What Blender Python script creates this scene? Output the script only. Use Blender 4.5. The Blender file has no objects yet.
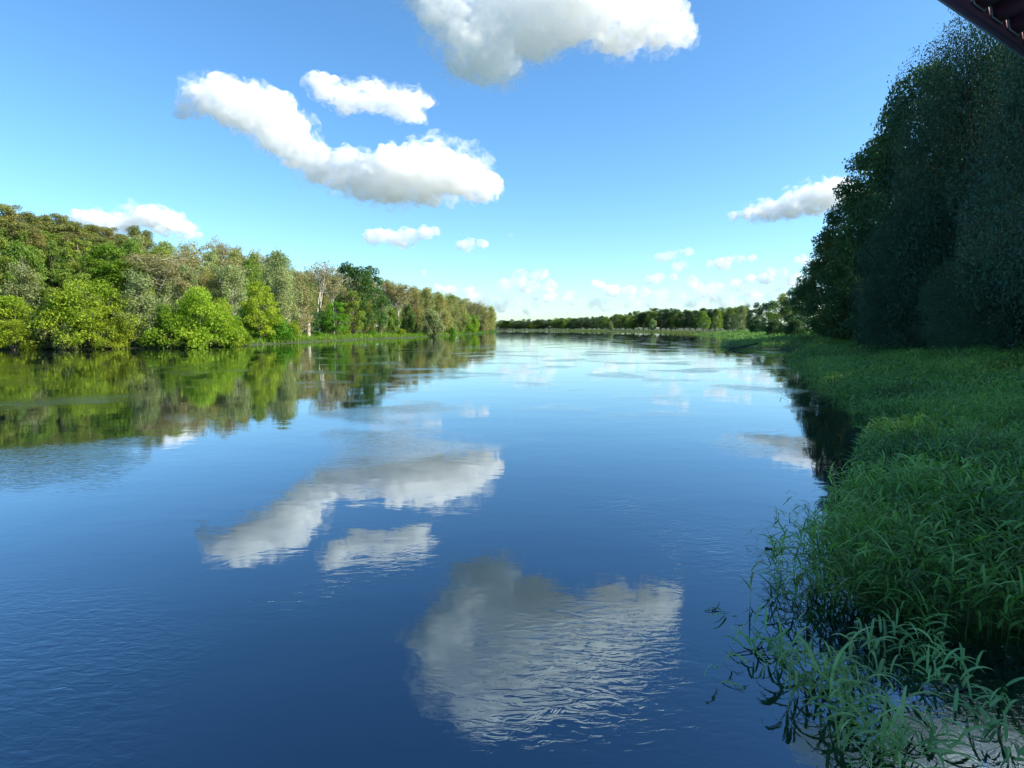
import bpy, bmesh, math, random
import numpy as np
from mathutils import Vector, Matrix

R = math.radians
S = bpy.context.scene
COL = S.collection
F = 600.0
HZ = 328.5
CAMZ = 3.0
PITCH = math.atan((384 - HZ) / F)

# ---------------------------------------------------------------- camera
cd = bpy.data.cameras.new('camera')
cam = bpy.data.objects.new('camera', cd)
COL.objects.link(cam)
cam.location = (0, 0, CAMZ)
cam.rotation_euler = (R(90) - PITCH, 0, 0)
cd.sensor_width = 36
cd.lens = F / 1024 * 36
cd.clip_start = 0.05
cd.clip_end = 90000
S.camera = cam

# ---------------------------------------------------------------- sky, sun, exposure
SUN_EL, SUN_AZ = 34.0, 101.0            # azimuth clockwise from +Y (the view direction)
w = bpy.data.worlds.new('World')
S.world = w
w.use_nodes = True
nt = w.node_tree
sky = nt.nodes.new('ShaderNodeTexSky')
sky.sky_type = 'NISHITA'
sky.sun_disc = False
sky.sun_elevation = R(SUN_EL)
sky.sun_rotation = R(SUN_AZ)
sky.air_density = 1.0
sky.dust_density = 0.5
sky.ozone_density = 3.0
hs = nt.nodes.new('ShaderNodeHueSaturation')
hs.inputs['Saturation'].default_value = 1.13
nt.links.new(sky.outputs[0], hs.inputs['Color'])
tint = nt.nodes.new('ShaderNodeMix'); tint.data_type = 'RGBA'; tint.blend_type = 'MULTIPLY'; tint.inputs['Factor'].default_value = 1
tint.inputs['B'].default_value = (0.81, 1.02, 1.10, 1)
nt.links.new(hs.outputs[0], tint.inputs['A'])
nt.links.new(tint.outputs['Result'], nt.nodes['Background'].inputs[0])
nt.nodes['Background'].inputs[1].default_value = 0.122
sd = bpy.data.lights.new('sun', 'SUN')
sun = bpy.data.objects.new('sun', sd)
COL.objects.link(sun)
sd.energy = 5.0
sd.angle = R(0.53)
sd.color = (1.0, 0.91, 0.74)
sdir = Vector((math.sin(R(SUN_AZ)) * math.cos(R(SUN_EL)), math.cos(R(SUN_AZ)) * math.cos(R(SUN_EL)), math.sin(R(SUN_EL))))
sun.rotation_euler = sdir.to_track_quat('Z', 'Y').to_euler()
sun.location = (60, 0, 60)
S.view_settings.view_transform = 'Standard'
S.view_settings.look = 'None'
S.view_settings.exposure = 0.92
S.view_settings.gamma = 1
cy = S.cycles
cy.use_denoising = True
cy.max_bounces = 20
cy.diffuse_bounces = 3
cy.glossy_bounces = 3
cy.transmission_bounces = 4
cy.volume_bounces = 20
cy.volume_step_rate = 0.3
cy.volume_max_steps = 400
cy.transparent_max_bounces = 8
cy.use_adaptive_sampling = True
cy.adaptive_threshold = 0.015

# ---------------------------------------------------------------- helpers
def tag(o, label=None, cat=None, group=None, kind=None):
    if label: o['label'] = label
    if cat: o['category'] = cat
    if group: o['group'] = group
    if kind: o['kind'] = kind
    return o

def empty(name, loc=(0, 0, 0)):
    o = bpy.data.objects.new(name, None)
    COL.objects.link(o)
    o.location = loc
    o.empty_display_size = 0.3
    return o

def link(name, me, parent=None, mat=None):
    o = bpy.data.objects.new(name, me)
    COL.objects.link(o)
    if mat is not None:
        if me.materials: 
            o.material_slots[0].link = 'OBJECT'; o.material_slots[0].material = mat
        else: me.materials.append(mat)
    if parent is not None: o.parent = parent
    return o

def mesh_np(name, V, Q, smooth=False, T=None):
    """mesh from numpy quads Q (n,4) and optional tris T (m,3)"""
    me = bpy.data.meshes.new(name)
    V = np.asarray(V, np.float32)
    Q = np.asarray(Q, np.int32).reshape(-1, 4)
    nT = 0 if T is None else len(T)
    idx = Q.ravel() if nT == 0 else np.concatenate([Q.ravel(), np.asarray(T, np.int32).ravel()])
    me.vertices.add(len(V)); me.vertices.foreach_set('co', V.ravel())
    me.loops.add(len(idx)); me.loops.foreach_set('vertex_index', idx)
    st = np.arange(len(Q)) * 4
    if nT: st = np.concatenate([st, len(Q) * 4 + np.arange(nT) * 3])
    me.polygons.add(len(st)); me.polygons.foreach_set('loop_start', st.astype(np.int32))
    me.update(calc_edges=True)
    if smooth: me.polygons.foreach_set('use_smooth', np.ones(len(st), bool))
    me.validate()
    return me

def ray(px, py):
    u, v = px - 512, 384 - py
    c, s = math.cos(PITCH), math.sin(PITCH)
    return np.array([u, F * c + v * s, -F * s + v * c])

def at_y(px, py, Y):
    d = ray(px, py)
    return np.array([0, 0, CAMZ]) + d * (Y / d[1])

def on_z(px, py, z=0.0):
    d = ray(px, py)
    return np.array([0, 0, CAMZ]) + d * ((z - CAMZ) / d[2])

def N(nt, t, **kw):
    n = nt.nodes.new(t)
    for k, v in kw.items(): setattr(n, k, v)
    return n

def new_mat(name):
    m = bpy.data.materials.new(name)
    m.use_nodes = True
    nt = m.node_tree
    nt.nodes.clear()
    out = nt.nodes.new('ShaderNodeOutputMaterial')
    return m, nt, out

# ---------------------------------------------------------------- materials
def leaf_mat(name, col, trans=0.35, tcol=None, var=0.35, hue=0.03, scale=0.25, rough=0.6, dead=None, deadamt=0.0):
    m, nt, out = new_mat(name)
    L = nt.links.new
    geo = N(nt, 'ShaderNodeNewGeometry')
    tc = N(nt, 'ShaderNodeTexCoord')
    oi = N(nt, 'ShaderNodeObjectInfo')
    no = N(nt, 'ShaderNodeTexNoise'); no.inputs['Scale'].default_value = scale; no.inputs['Detail'].default_value = 3
    L(tc.outputs['Object'], no.inputs['Vector'])
    # value = 1 + var*(island-.5) + var*(noise-.5)*2 + .25*(object-.5)
    def ma(op, a, b):
        n = N(nt, 'ShaderNodeMath', operation=op)
        for i, q in enumerate((a, b)):
            if isinstance(q, (int, float)): n.inputs[i].default_value = q
            else: L(q, n.inputs[i])
        return n.outputs[0]
    isl = geo.outputs['Random Per Island']
    a = ma('MULTIPLY', ma('SUBTRACT', isl, 0.5), var)
    b = ma('MULTIPLY', ma('SUBTRACT', no.outputs['Fac'], 0.5), var * 2.6)
    c = ma('MULTIPLY', ma('SUBTRACT', oi.outputs['Random'], 0.5), 0.3)
    val = ma('ADD', ma('ADD', ma('ADD', a, b), c), 1.0)
    h = ma('ADD', ma('MULTIPLY', ma('SUBTRACT', ma('FRACT', ma('MULTIPLY', oi.outputs['Random'], 7.3), 0), 0.5), hue * 1.2),
           ma('ADD', ma('MULTIPLY', ma('SUBTRACT', no.outputs['Fac'], 0.5), -hue * 2.5), 0.5))
    hsv = N(nt, 'ShaderNodeHueSaturation')
    hsv.inputs['Color'].default_value = (*col, 1)
    if dead is not None:
        mx0 = N(nt, 'ShaderNodeMix', data_type='RGBA')
        mx0.inputs['A'].default_value = (*col, 1); mx0.inputs['B'].default_value = (*dead, 1)
        n2 = N(nt, 'ShaderNodeTexNoise'); n2.inputs['Scale'].default_value = scale * 1.7
        L(tc.outputs['Object'], n2.inputs['Vector'])
        rr = N(nt, 'ShaderNodeMapRange'); rr.inputs[1].default_value = 0.62 - deadamt * 0.3; rr.inputs[2].default_value = 0.75 - deadamt * 0.3
        L(n2.outputs['Fac'], rr.inputs[0]); L(rr.outputs[0], mx0.inputs['Factor']); L(mx0.outputs['Result'], hsv.inputs['Color'])
    L(h, hsv.inputs['Hue']); L(val, hsv.inputs['Value'])
    p = N(nt, 'ShaderNodeBsdfPrincipled')
    p.inputs['Roughness'].default_value = rough
    p.inputs['Specular IOR Level'].default_value = 0.25
    L(hsv.outputs[0], p.inputs['Base Color'])
    tr = N(nt, 'ShaderNodeBsdfTranslucent')
    mul = N(nt, 'ShaderNodeMix', data_type='RGBA', blend_type='MULTIPLY')
    mul.inputs['Factor'].default_value = 1
    L(hsv.outputs[0], mul.inputs['A'])
    mul.inputs['B'].default_value = (*(tcol or (1.5, 1.5, 0.5)), 1)
    L(mul.outputs['Result'], tr.inputs['Color'])
    mx = N(nt, 'ShaderNodeMixShader'); mx.inputs[0].default_value = trans
    L(p.outputs[0], mx.inputs[1]); L(tr.outputs[0], mx.inputs[2]); L(mx.outputs[0], out.inputs[0])
    return m

def rough_mat(name, c1, c2, scale=3.0, stretch=(1, 1, 1), rough=0.85, bump=0.3, c3=None, coords='Object'):
    m, nt, out = new_mat(name)
    L = nt.links.new
    tc = N(nt, 'ShaderNodeTexCoord'); mp = N(nt, 'ShaderNodeMapping'); mp.inputs['Scale'].default_value = stretch
    L(tc.outputs[coords], mp.inputs[0])
    no = N(nt, 'ShaderNodeTexNoise'); no.inputs['Scale'].default_value = scale; no.inputs['Detail'].default_value = 8; no.inputs['Roughness'].default_value = 0.65
    L(mp.outputs[0], no.inputs['Vector'])
    r = N(nt, 'ShaderNodeValToRGB')
    r.color_ramp.elements[0].position = 0.35; r.color_ramp.elements[0].color = (*c1, 1)
    r.color_ramp.elements[1].position = 0.65; r.color_ramp.elements[1].color = (*c2, 1)
    if c3: 
        e = r.color_ramp.elements.new(0.8); e.color = (*c3, 1)
    L(no.outputs['Fac'], r.inputs[0])
    p = N(nt, 'ShaderNodeBsdfPrincipled'); p.inputs['Roughness'].default_value = rough
    L(r.outputs[0], p.inputs['Base Color'])
    b = N(nt, 'ShaderNodeBump'); b.inputs['Strength'].default_value = bump
    L(no.outputs['Fac'], b.inputs['Height']); L(b.outputs[0], p.inputs['Normal'])
    L(p.outputs[0], out.inputs[0])
    return m

def cloud_mat(name, dens, aniso=0.0, lo=0.42, hi=0.62, sc=0.10):
    m, nt, out = new_mat(name)
    v = N(nt, 'ShaderNodeVolumePrincipled')
    v.inputs['Color'].default_value = (1, 1, 1, 1)
    v.inputs['Density'].default_value = dens
    v.inputs['Anisotropy'].default_value = aniso
    tc = N(nt, 'ShaderNodeTexCoord')
    no = N(nt, 'ShaderNodeTexNoise'); no.inputs['Scale'].default_value = sc; no.inputs['Detail'].default_value = 7; no.inputs['Roughness'].default_value = 0.7; no.inputs['Distortion'].default_value = 0.6
    nt.links.new(tc.outputs['Object'], no.inputs['Vector'])
    mr = N(nt, 'ShaderNodeMapRange', interpolation_type='SMOOTHSTEP'); mr.inputs[1].default_value = lo; mr.inputs[2].default_value = hi
    mr.inputs[3].default_value = 0.0; mr.inputs[4].default_value = dens * 1.5
    nt.links.new(no.outputs['Fac'], mr.inputs[0]); nt.links.new(mr.outputs[0], v.inputs['Density'])
    nt.links.new(v.outputs[0], out.inputs['Volume'])
    m.volume_intersection_method = 'FAST' if hasattr(m, 'volume_intersection_method') else None
    return m

# ---------------------------------------------------------------- clouds
def cloud(lobes, dist, label, seed, density=1.0, rough=1.0, group=None, vox=1.7, flat=0.75, veil=False):
    """lobes: (px, py, radius px) seen from the landing, turned into billows of real size at `dist` metres"""
    rnd = random.Random(seed)
    cx = sum(l[0] for l in lobes) / len(lobes); cyy = sum(l[1] for l in lobes) / len(lobes)
    def billows(grow, vox, rough):
        bm = bmesh.new()
        for (x, y, r) in lobes:
          for k in range(3):
            rr = r * (1 if k == 0 else rnd.uniform(0.5, 0.8))
            dx, dz = (0, 0) if k == 0 else (rnd.uniform(-.65, .65) * r, rnd.uniform(-.25, .5) * r)
            dy = rnd.uniform(-1, 1) * r * (0.5 if k == 0 else 0.55)
            M = Matrix.Translation((x - cx + dx, dy, cyy - y + dz)) @ Matrix.Diagonal((rr * 1.18 * grow, rr * 1.2 * grow, rr * 1.1 * flat * grow if k == 0 else rr * .95 * grow, 1))
            bmesh.ops.create_icosphere(bm, subdivisions=3, radius=1, matrix=M)
        me = bpy.data.meshes.new('cloud_src'); bm.to_mesh(me); bm.free()
        o = bpy.data.objects.new('cloud_src', me); COL.objects.link(o)
        rm = o.modifiers.new('r', 'REMESH'); rm.mode = 'VOXEL'; rm.voxel_size = vox; rm.use_smooth_shade = True
        for ty, size, st, dep in (('CLOUDS', 16, 13 * rough, 1), ('VORONOI', 9, -6.5 * rough, 0), ('VORONOI', 4, -2.6 * rough, 0), ('CLOUDS', 2.2, 1.9 * rough, 2)):
            t = bpy.data.textures.new('t', ty); t.noise_scale = size
            if ty == 'CLOUDS': t.noise_depth = dep
            else: t.distance_metric = 'DISTANCE'
            d = o.modifiers.new('d', 'DISPLACE'); d.texture = t; d.strength = st; d.mid_level = 0.5; d.texture_coords = 'LOCAL'
            if size < 16:
                pass
        r2 = o.modifiers.new('r2', 'REMESH'); r2.mode = 'VOXEL'; r2.voxel_size = vox * 0.75; r2.use_smooth_shade = True
        dg = bpy.context.evaluated_depsgraph_get()
        me2 = bpy.data.meshes.new_from_object(o.evaluated_get(dg))
        me2.name = 'cloud'
        bpy.data.objects.remove(o)
        return me2
    me2 = billows(1.0, vox, rough)
    p = at_y(cx, cyy, dist)
    c = bpy.data.objects.new('cloud', me2); COL.objects.link(c)
    d = ray(cx, cyy)
    s = dist / d[1]                        # metres per pixel at that distance
    c.location = p; c.scale = (s, s, s)
    c.rotation_euler = (-PITCH, 0, 0)
    me2.materials.clear()
    me2.materials.append(cloud_mat('cloud_vapour', 0.13 * density / s))
    if veil:
        v = bpy.data.objects.new('veil', billows(1.26, vox * 1.6, rough * 1.3)); COL.objects.link(v)
        v.data.materials.clear(); v.data.materials.append(cloud_mat('veil_vapour', 0.045 * density / s, lo=0.49, hi=0.66, sc=0.075))
        v.parent = c
    tag(c, label, 'cloud', group)
    return c

cloud([(430,-8,26),(450,20,28),(478,50,30),(500,68,20),(488,20,36),(530,15,42),(580,0,42),(622,22,30),(655,28,26),(682,36,13),
       (445,-55,32),(475,-100,26),(520,-60,42),(575,-52,36),(625,-25,26),(560,38,14)], 2000,
      'huge white cumulus cut off by the top edge, greyish on its left side', 1, 0.5, veil=True)
cloud([(188,108,10),(212,98,19),(238,106,24),(262,116,24),(282,136,22),(302,154,20),(326,170,21),(350,164,16),(352,178,20),(378,184,24),(404,176,30),
       (432,166,26),(428,184,22),(456,178,24),(480,187,16),(495,191,8)], 4300,
      'long white cumulus dipping from upper left to a broad flat-based heap on the right', 2, 0.85, veil=True)
cloud([(319,84,12),(330,92,14),(350,97,15),(369,94,14),(382,100,13),(392,106,13),(406,106,16),(420,102,11),(412,114,9)], 4000,
      'small ragged white cloud just above the long dipping cumulus', 3, 0.9, veil=True)
cloud([(732,219,6),(750,215,9),(772,210,12),(795,204,16),(818,198,18),(840,194,16),(858,192,10)], 5200,
      'elongated white cloud touching the dark trees on the right', 4, 1.0, veil=True)
cloud([(374,237,8),(392,236,10),(408,236,11),(424,233,8),(434,231,5),(407,246,5)], 6200, 'flat white cloud under the long dipping cumulus, left of the little puff', 5, 0.8, 0.8, vox=1.1)
cloud([(460,244,3),(470,243,7),(481,244,7)], 6500, 'little white puff right of the flat cloud, near the middle of the sky', 6, 0.9, 0.7, vox=0.9)
cloud([(78,219,9),(98,219,11),(120,222,12),(146,218,14),(165,222,14),(182,230,10),(192,236,6),(110,230,9)], 6000,
      'white cloud rising behind the pine ridge on the left', 7, 1.1, veil=True)
cloud([(712,265,5),(724,262,7),(738,260,6),(750,258,4)], 7800, 'small flat white cloud right of the two tiny puffs above the far wood', 8, 0.8, 0.6, vox=0.8)
cloud([(650,279,4),(660,277,6),(672,278,5)], 8500, 'small round-topped puff low over the far wood, left of the largest low cloud', 9, 0.8, 0.6, vox=0.7)
cloud([(660,257,5),(668,256,5),(676,255,6),(686,253,5)], 8000, 'thin white streak above two small puffs low in the sky', 10, 0.6, 0.5, vox=0.6)
cloud([(679,266,5),(687,265,5)], 8200, 'tiny white puff directly under the thin streak', 11, 0.6, 0.5, vox=0.6)
cloud([(512,235,2.5)], 7000, 'tiniest lone puff near the middle of the sky', 12, 0.4, 0.4, vox=0.5)
cloud([(425,272,3),(433,273,3)], 8200, 'faint small puff low over the left wood', 13, 0.4, 0.4, vox=0.5)
HG = 'pale clouds low over the horizon'
hl = 'pale hazy cloud bank low over the horizon'
k = 0
for lob, dn in (([(505,285,8),(520,276,8),(538,276,7),(550,287,7),(530,288,9)], .35), ([(535,297,3),(550,298,6),(563,299,4)], .5), ([(598,283,6),(612,289,7),(628,291,7),(645,293,5)], .5),
            ([(575,300,8),(600,304,9),(630,304,8),(655,305,8)], .22), ([(695,283,7),(715,289,8),(738,285,8),(700,295,6)], .3), ([(752,279,6),(768,276,7),(782,274,6),(795,280,8)], .5),
            ([(690,303,7),(720,300,9),(750,298,10),(780,296,10)], .25), ([(660,293,7),(678,296,8)], .25), ([(438,287,5),(452,290,6),(468,293,6)], .5), ([(480,300,10),(505,303,10),(530,309,8)], .25),
            ([(800,258,5),(812,262,7)], .4)):
    k += 1
    cloud(lob, 11000, hl, 20 + k, dn * 2.0, 0.6, HG, vox=0.8)
# outside the picture, overhead: its reflection is what whitens the water under the reeds
cloud([(880,-150,30),(930,-180,40),(990,-150,42),(1050,-120,38),(1090,-160,34),(1010,-210,36)], 2200,
      'pale cloud mirrored among the reeds at the lower right corner', 50, 0.9)
# ---------------------------------------------------------------- terrain and water
LEFT = [(-400,-300),(-200,-60),(-150,20),(-110,62),(-72,86),(-60,88),(-49,95),(-46,107),(-45,125),(-42,150),(-36,180),(-31,210),(-28,250),(-24,300),(-19.5,350),(-16.5,450),(-14,590),(-40,700),(-160,800),(-400,860),(-1200,900)]
RIGHT = [(-1200,1010),(-300,985),(-14,915),(50,760),(88,600),(108,480),(100,400),(94,300),(84,220),(64,160),(55,128),(38,107),(34.5,98),(36,91),(40,83),(37,74),(31,64),(24.6,52),(18.7,37),(14.6,25.5),(10.4,17),(7.2,12.2),(5.1,9.2),(3.5,7.0),(3.0,6.2),(3.6,5.8),(4.6,5.3),(6.0,4.9),(6.0,0),(6,-60),(0,-300)]
POLY = np.array(LEFT + RIGHT, float)
LA = np.array(LEFT, float); RA = np.array(RIGHT, float)

def seg_dist(P, A):
    d = np.full(len(P), 1e9)
    for a, b in zip(A[:-1], A[1:]):
        ab = b - a; t = np.clip(((P - a) @ ab) / (ab @ ab), 0, 1)
        d = np.minimum(d, np.hypot(*(P - a - t[:, None] * ab).T))
    return d

def inside(P, A):
    r = np.zeros(len(P), bool)
    n = len(A)
    for i in range(n):
        x1, y1 = A[i]; x2, y2 = A[(i + 1) % n]
        if y1 == y2: continue
        c = ((y1 > P[:, 1]) != (y2 > P[:, 1])) & (P[:, 0] < (x2 - x1) * (P[:, 1] - y1) / (y2 - y1) + x1)
        r ^= c
    return r

def sm(x, a, b):
    t = np.clip((x - a) / (b - a), 0, 1); return t * t * (3 - 2 * t)

def vnoise(x, y, s, seed=0):
    """smooth value noise"""
    x = np.asarray(x, float) / s + 1000.3; y = np.asarray(y, float) / s + 1000.7
    xi = np.floor(x).astype(np.int64); yi = np.floor(y).astype(np.int64)
    fx = x - xi; fy = y - yi; fx = fx * fx * (3 - 2 * fx); fy = fy * fy * (3 - 2 * fy)
    def h(a, b):
        n = (a * 374761393 + b * 668265263 + seed * 974634777) & 0x7fffffff
        n = ((n ^ (n >> 13)) * 1274126177) & 0x7fffffff
        return ((n ^ (n >> 16)) & 0xffff) / 65535.0
    return (h(xi, yi) * (1 - fx) + h(xi + 1, yi) * fx) * (1 - fy) + (h(xi, yi + 1) * (1 - fx) + h(xi + 1, yi + 1) * fx) * fy

def ground_z(P):
    P = np.atleast_2d(np.asarray(P, float))
    x, y = P[:, 0], P[:, 1]
    dl, dr = seg_dist(P, LA), seg_dist(P, RA)
    ins = inside(P, POLY)
    left = dl < dr
    d = np.minimum(dl, dr)
    wob = (vnoise(x, y, 9, 1) - 0.5) * np.clip(d * 0.15, 0, 1.2)
    hill = 11.5 * (1 - sm(y, 120, 330)) * sm(x, 60, -30) + 3
    zl = 0.35 * sm(d, 0, 1.5) + 0.5 * sm(d, 2, 10) + hill * sm(d, 10, 62) + wob * 0.5
    zr = 0.12 * sm(d, 0, 1.2) + 0.75 * sm(d, 1.5, 12) + 0.7 * sm(d, 12, 32) + 2 * sm(d, 60, 300) + wob * 0.35
    zb = -1.6 * sm(d, 0, 7) - 0.06
    return np.where(ins, zb, np.where(left, zl, zr) - 0.05)

def gz(x, y): return float(ground_z([(x, y)])[0])

def build_ground():
    rad = np.concatenate([[0], np.geomspace(1.2, 420, 210), np.geomspace(450, 9000, 40)])
    ang = np.linspace(0, 2 * np.pi, 521)[:-1]
    r, a = np.meshgrid(rad[1:], ang, indexing='ij')
    P = np.stack([(r * np.sin(a)).ravel(), (r * np.cos(a)).ravel()], 1)
    P = np.vstack([[0, 0], P])
    V = np.column_stack([P, ground_z(P)])
    n = len(ang); m = len(rad) - 1
    i = np.arange(m - 1)[:, None]; j = np.arange(n)[None, :]; jn = (j + 1) % n
    Q = np.stack([1 + i * n + j + 0 * jn, 1 + i * n + jn, 1 + (i + 1) * n + jn, 1 + (i + 1) * n + j + 0 * jn], -1).reshape(-1, 4)
    T = np.stack([np.zeros(n, int), 1 + (np.arange(n) + 1) % n, 1 + np.arange(n)], 1)
    Q = Q[:, ::-1]; T = T[:, ::-1]
    me = mesh_np('ground', V, Q, True, T)
    m_ = rough_mat('soil_and_moss', (0.035, 0.045, 0.015), (0.06, 0.085, 0.025), 0.35, rough=0.95, bump=0.4, c3=(0.11, 0.10, 0.05))
    tag(link('ground', me, None, m_), kind='structure')
build_ground()

def water_mat():
    m, nt, out = new_mat('river_water')
    L = nt.links.new
    p = N(nt, 'ShaderNodeBsdfPrincipled')
    p.inputs['Base Color'].default_value = (0.001, 0.004, 0.012, 1)
    p.inputs['Roughness'].default_value = 0.015
    p.inputs['Specular Tint'].default_value = (0.6, 0.85, 1.0, 1)
    p.inputs['IOR'].default_value = 1.6
    p.inputs['Coat Weight'].default_value = 0.6; p.inputs['Coat IOR'].default_value = 1.45; p.inputs['Coat Roughness'].default_value = 0.015
    tc = N(nt, 'ShaderNodeTexCoord')
    def noise(scale, det, stretch, rough=0.5, dist=0.0):
        mp = N(nt, 'ShaderNodeMapping'); mp.inputs['Scale'].default_value = stretch
        mp.inputs['Rotation'].default_value = (0, 0, 0.25)
        L(tc.outputs['Object'], mp.inputs[0])
        n = N(nt, 'ShaderNodeTexNoise'); n.inputs['Scale'].default_value = scale; n.inputs['Detail'].default_value = det
        n.inputs['Roughness'].default_value = rough; n.inputs['Distortion'].default_value = dist
        L(mp.outputs[0], n.inputs['Vector']); return n.outputs['Fac']
    def ma(op, a, b):
        n = N(nt, 'ShaderNodeMath', operation=op)
        for i, q in enumerate((a, b)):
            if isinstance(q, (int, float)): n.inputs[i].default_value = q
            else: L(q, n.inputs[i])
        return n.outputs[0]
    # patches where the water is ruffled, calm elsewhere
    patch = noise(0.22, 2, (0.8, 0.8, 1))
    r1 = N(nt, 'ShaderNodeMapRange', interpolation_type='SMOOTHSTEP'); r1.inputs[1].default_value = 0.50; r1.inputs[2].default_value = 0.66
    r1.inputs[3].default_value = 0.03; r1.inputs[4].default_value = 1.0
    L(patch, r1.inputs[0])
    # a gust patch out in front of the landing
    gp = on_z(590, 668)
    vm = N(nt, 'ShaderNodeVectorMath', operation='DISTANCE'); L(tc.outputs['Object'], vm.inputs[0]); vm.inputs[1].default_value = (float(gp[0]), float(gp[1]), 0)
    r2 = N(nt, 'ShaderNodeMapRange', interpolation_type='SMOOTHSTEP'); r2.inputs[1].default_value = 1.7; r2.inputs[2].default_value = 0.3
    r2.inputs[3].default_value = 0.0; r2.inputs[4].default_value = 1.3
    L(vm.outputs['Value'], r2.inputs[0])
    gust = ma('MULTIPLY', r2.outputs[0], ma('ADD', noise(1.1, 2, (1, 1, 1)), 0.2))
    fine = ma('MULTIPLY', noise(7.0, 3, (0.55, 1.3, 1), 0.5, 1.2), ma('ADD', r1.outputs[0], gust))
    mid = noise(1.6, 2, (0.7, 1.2, 1), 0.5, 0.6)
    swell = noise(0.45, 1, (0.6, 1.0, 1))
    h = ma('ADD', ma('ADD', ma('MULTIPLY', fine, 0.0062), ma('MULTIPLY', mid, 0.0022)), ma('MULTIPLY', swell, 0.0055))
    b = N(nt, 'ShaderNodeBump'); b.inputs['Strength'].default_value = 1.0; b.inputs['Distance'].default_value = 1.0
    L(h, b.inputs['Height']); L(b.outputs[0], p.inputs['Normal']); L(b.outputs[0], p.inputs['Coat Normal'])
    g = N(nt, 'ShaderNodeBsdfGlossy'); g.inputs['Roughness'].default_value = 0.015
    g.inputs['Color'].default_value = (0.52, 0.82, 1.0, 1)
    L(b.outputs[0], g.inputs['Normal'])
    mx = N(nt, 'ShaderNodeMixShader'); mx.inputs[0].default_value = 0.11
    L(p.outputs[0], mx.inputs[1]); L(g.outputs[0], mx.inputs[2]); L(mx.outputs[0], out.inputs[0])
    return m

def build_water():
    ang = np.linspace(0, 2 * np.pi, 97)[:-1]
    V = [(0, 0, 0)]; Q = []; T = []
    rads = [30, 200, 1500, 9000]
    for r in rads: V += [(r * math.sin(a), r * math.cos(a), 0) for a in ang]
    n = len(ang)
    T = [(0, 1 + (j + 1) % n, 1 + j) for j in range(n)]
    for i in range(3):
        Q += [(1 + i * n + j, 1 + i * n + (j + 1) % n, 1 + (i + 1) * n + (j + 1) % n, 1 + (i + 1) * n + j) for j in range(n)]
    me = mesh_np('water', V, np.array(Q), False, np.array(T))
    me.flip_normals() if me.polygons[0].normal.z < 0 else None
    tag(link('water', me, None, water_mat()), kind='structure')
build_water()

# ---------------------------------------------------------------- tree builders
def tubes(paths, sides=6):
    """paths: list of (points (n,3), radii (n,))  -> V, Q"""
    VV, QQ, o = [], [], 0
    for P, rr in paths:
        P = np.asarray(P, float); n = len(P)
        t = np.gradient(P, axis=0); t /= np.linalg.norm(t, axis=1)[:, None] + 1e-9
        ref = np.where(np.abs(t[:, 2:3]) > 0.9, np.array([[1, 0, 0]]), np.array([[0, 0, 1]]))
        u = np.cross(t, ref); u /= np.linalg.norm(u, axis=1)[:, None] + 1e-9
        for q in range(1, n):
            if (u[q] * u[q - 1]).sum() < 0: u[q] = -u[q]
        v = np.cross(t, u)
        a = np.arange(sides) * 2 * np.pi / sides
        ring = P[:, None] + (u[:, None] * np.cos(a)[None, :, None] + v[:, None] * np.sin(a)[None, :, None]) * np.asarray(rr)[:, None, None]
        VV.append(ring.reshape(-1, 3))
        i = np.arange(n - 1)[:, None] * sides; j = np.arange(sides)[None, :]; jn = (j + 1) % sides
        QQ.append((o + np.stack([i + j, i + jn, i + sides + jn, i + sides + j], -1)).reshape(-1, 4))
        o += n * sides
    return np.concatenate(VV), np.concatenate(QQ)

def leaves(rs, C, Rr, n, size, squash=0.8, out=0.55, aspect=2.0, hang=0.0, shell=0.5, up=0.0, tail=0.08):
    """n leaf clumps spread through the ellipsoids (centres C, radii Rr) of a crown"""
    C = np.asarray(C, float); Rr = np.asarray(Rr, float)
    if Rr.ndim == 1: Rr = np.stack([Rr, Rr, Rr * squash], 1)
    wgt = Rr[:, 0] ** 2; wgt = wgt / wgt.sum()
    k = rs.choice(len(C), n, p=wgt)
    d = rs.normal(size=(n, 3)); d /= np.linalg.norm(d, axis=1)[:, None]
    d[:, 2] += up; d /= np.linalg.norm(d, axis=1)[:, None]
    rad = shell + (1 - shell) * rs.random(n) ** 0.6
    far = rs.random(n) < tail
    rad[far] *= rs.uniform(1.05, 1.45, far.sum())
    P = C[k] + d * Rr[k] * rad[:, None]
    if hang: P[:, 2] -= rs.random(n) ** 2 * hang * Rr[k, 2]
    nn = d * out + rs.normal(size=(n, 3)) * 0.45; nn[:, 2] += 0.25
    nn /= np.linalg.norm(nn, axis=1)[:, None]
    ax = rs.normal(size=(n, 3)); 
    if hang: ax[:, 2] -= 1.6
    ax -= nn * (ax * nn).sum(1)[:, None]; ax /= np.linalg.norm(ax, axis=1)[:, None] + 1e-9
    bx = np.cross(nn, ax)
    s = size * rs.uniform(0.6, 1.35, n)[:, None]
    V = np.stack([P + ax * s, P + bx * s / aspect + nn * s * 0.15, P - ax * s, P - bx * s / aspect - nn * s * 0.1], 1).reshape(-1, 3)
    return V

def leaf_mesh(name, V):
    n = len(V) // 4
    return mesh_np(name, V, np.arange(n * 4).reshape(-1, 4))

def limb(p0, p1, r0, r1, rs, bend=0.12, n=5, sag=0.0):
    t = np.linspace(0, 1, n)[:, None]
    p0, p1 = np.array(p0, float), np.array(p1, float)
    L_ = np.linalg.norm(p1 - p0)
    off = rs.normal(size=3) * bend * L_
    P = p0 + (p1 - p0) * t + off * (t * (1 - t)) * 1.5
    P[:, 2] -= sag * L_ * (t[:, 0] * (1 - t[:, 0]))
    return P, np.linspace(r0, r1, n)

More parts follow.
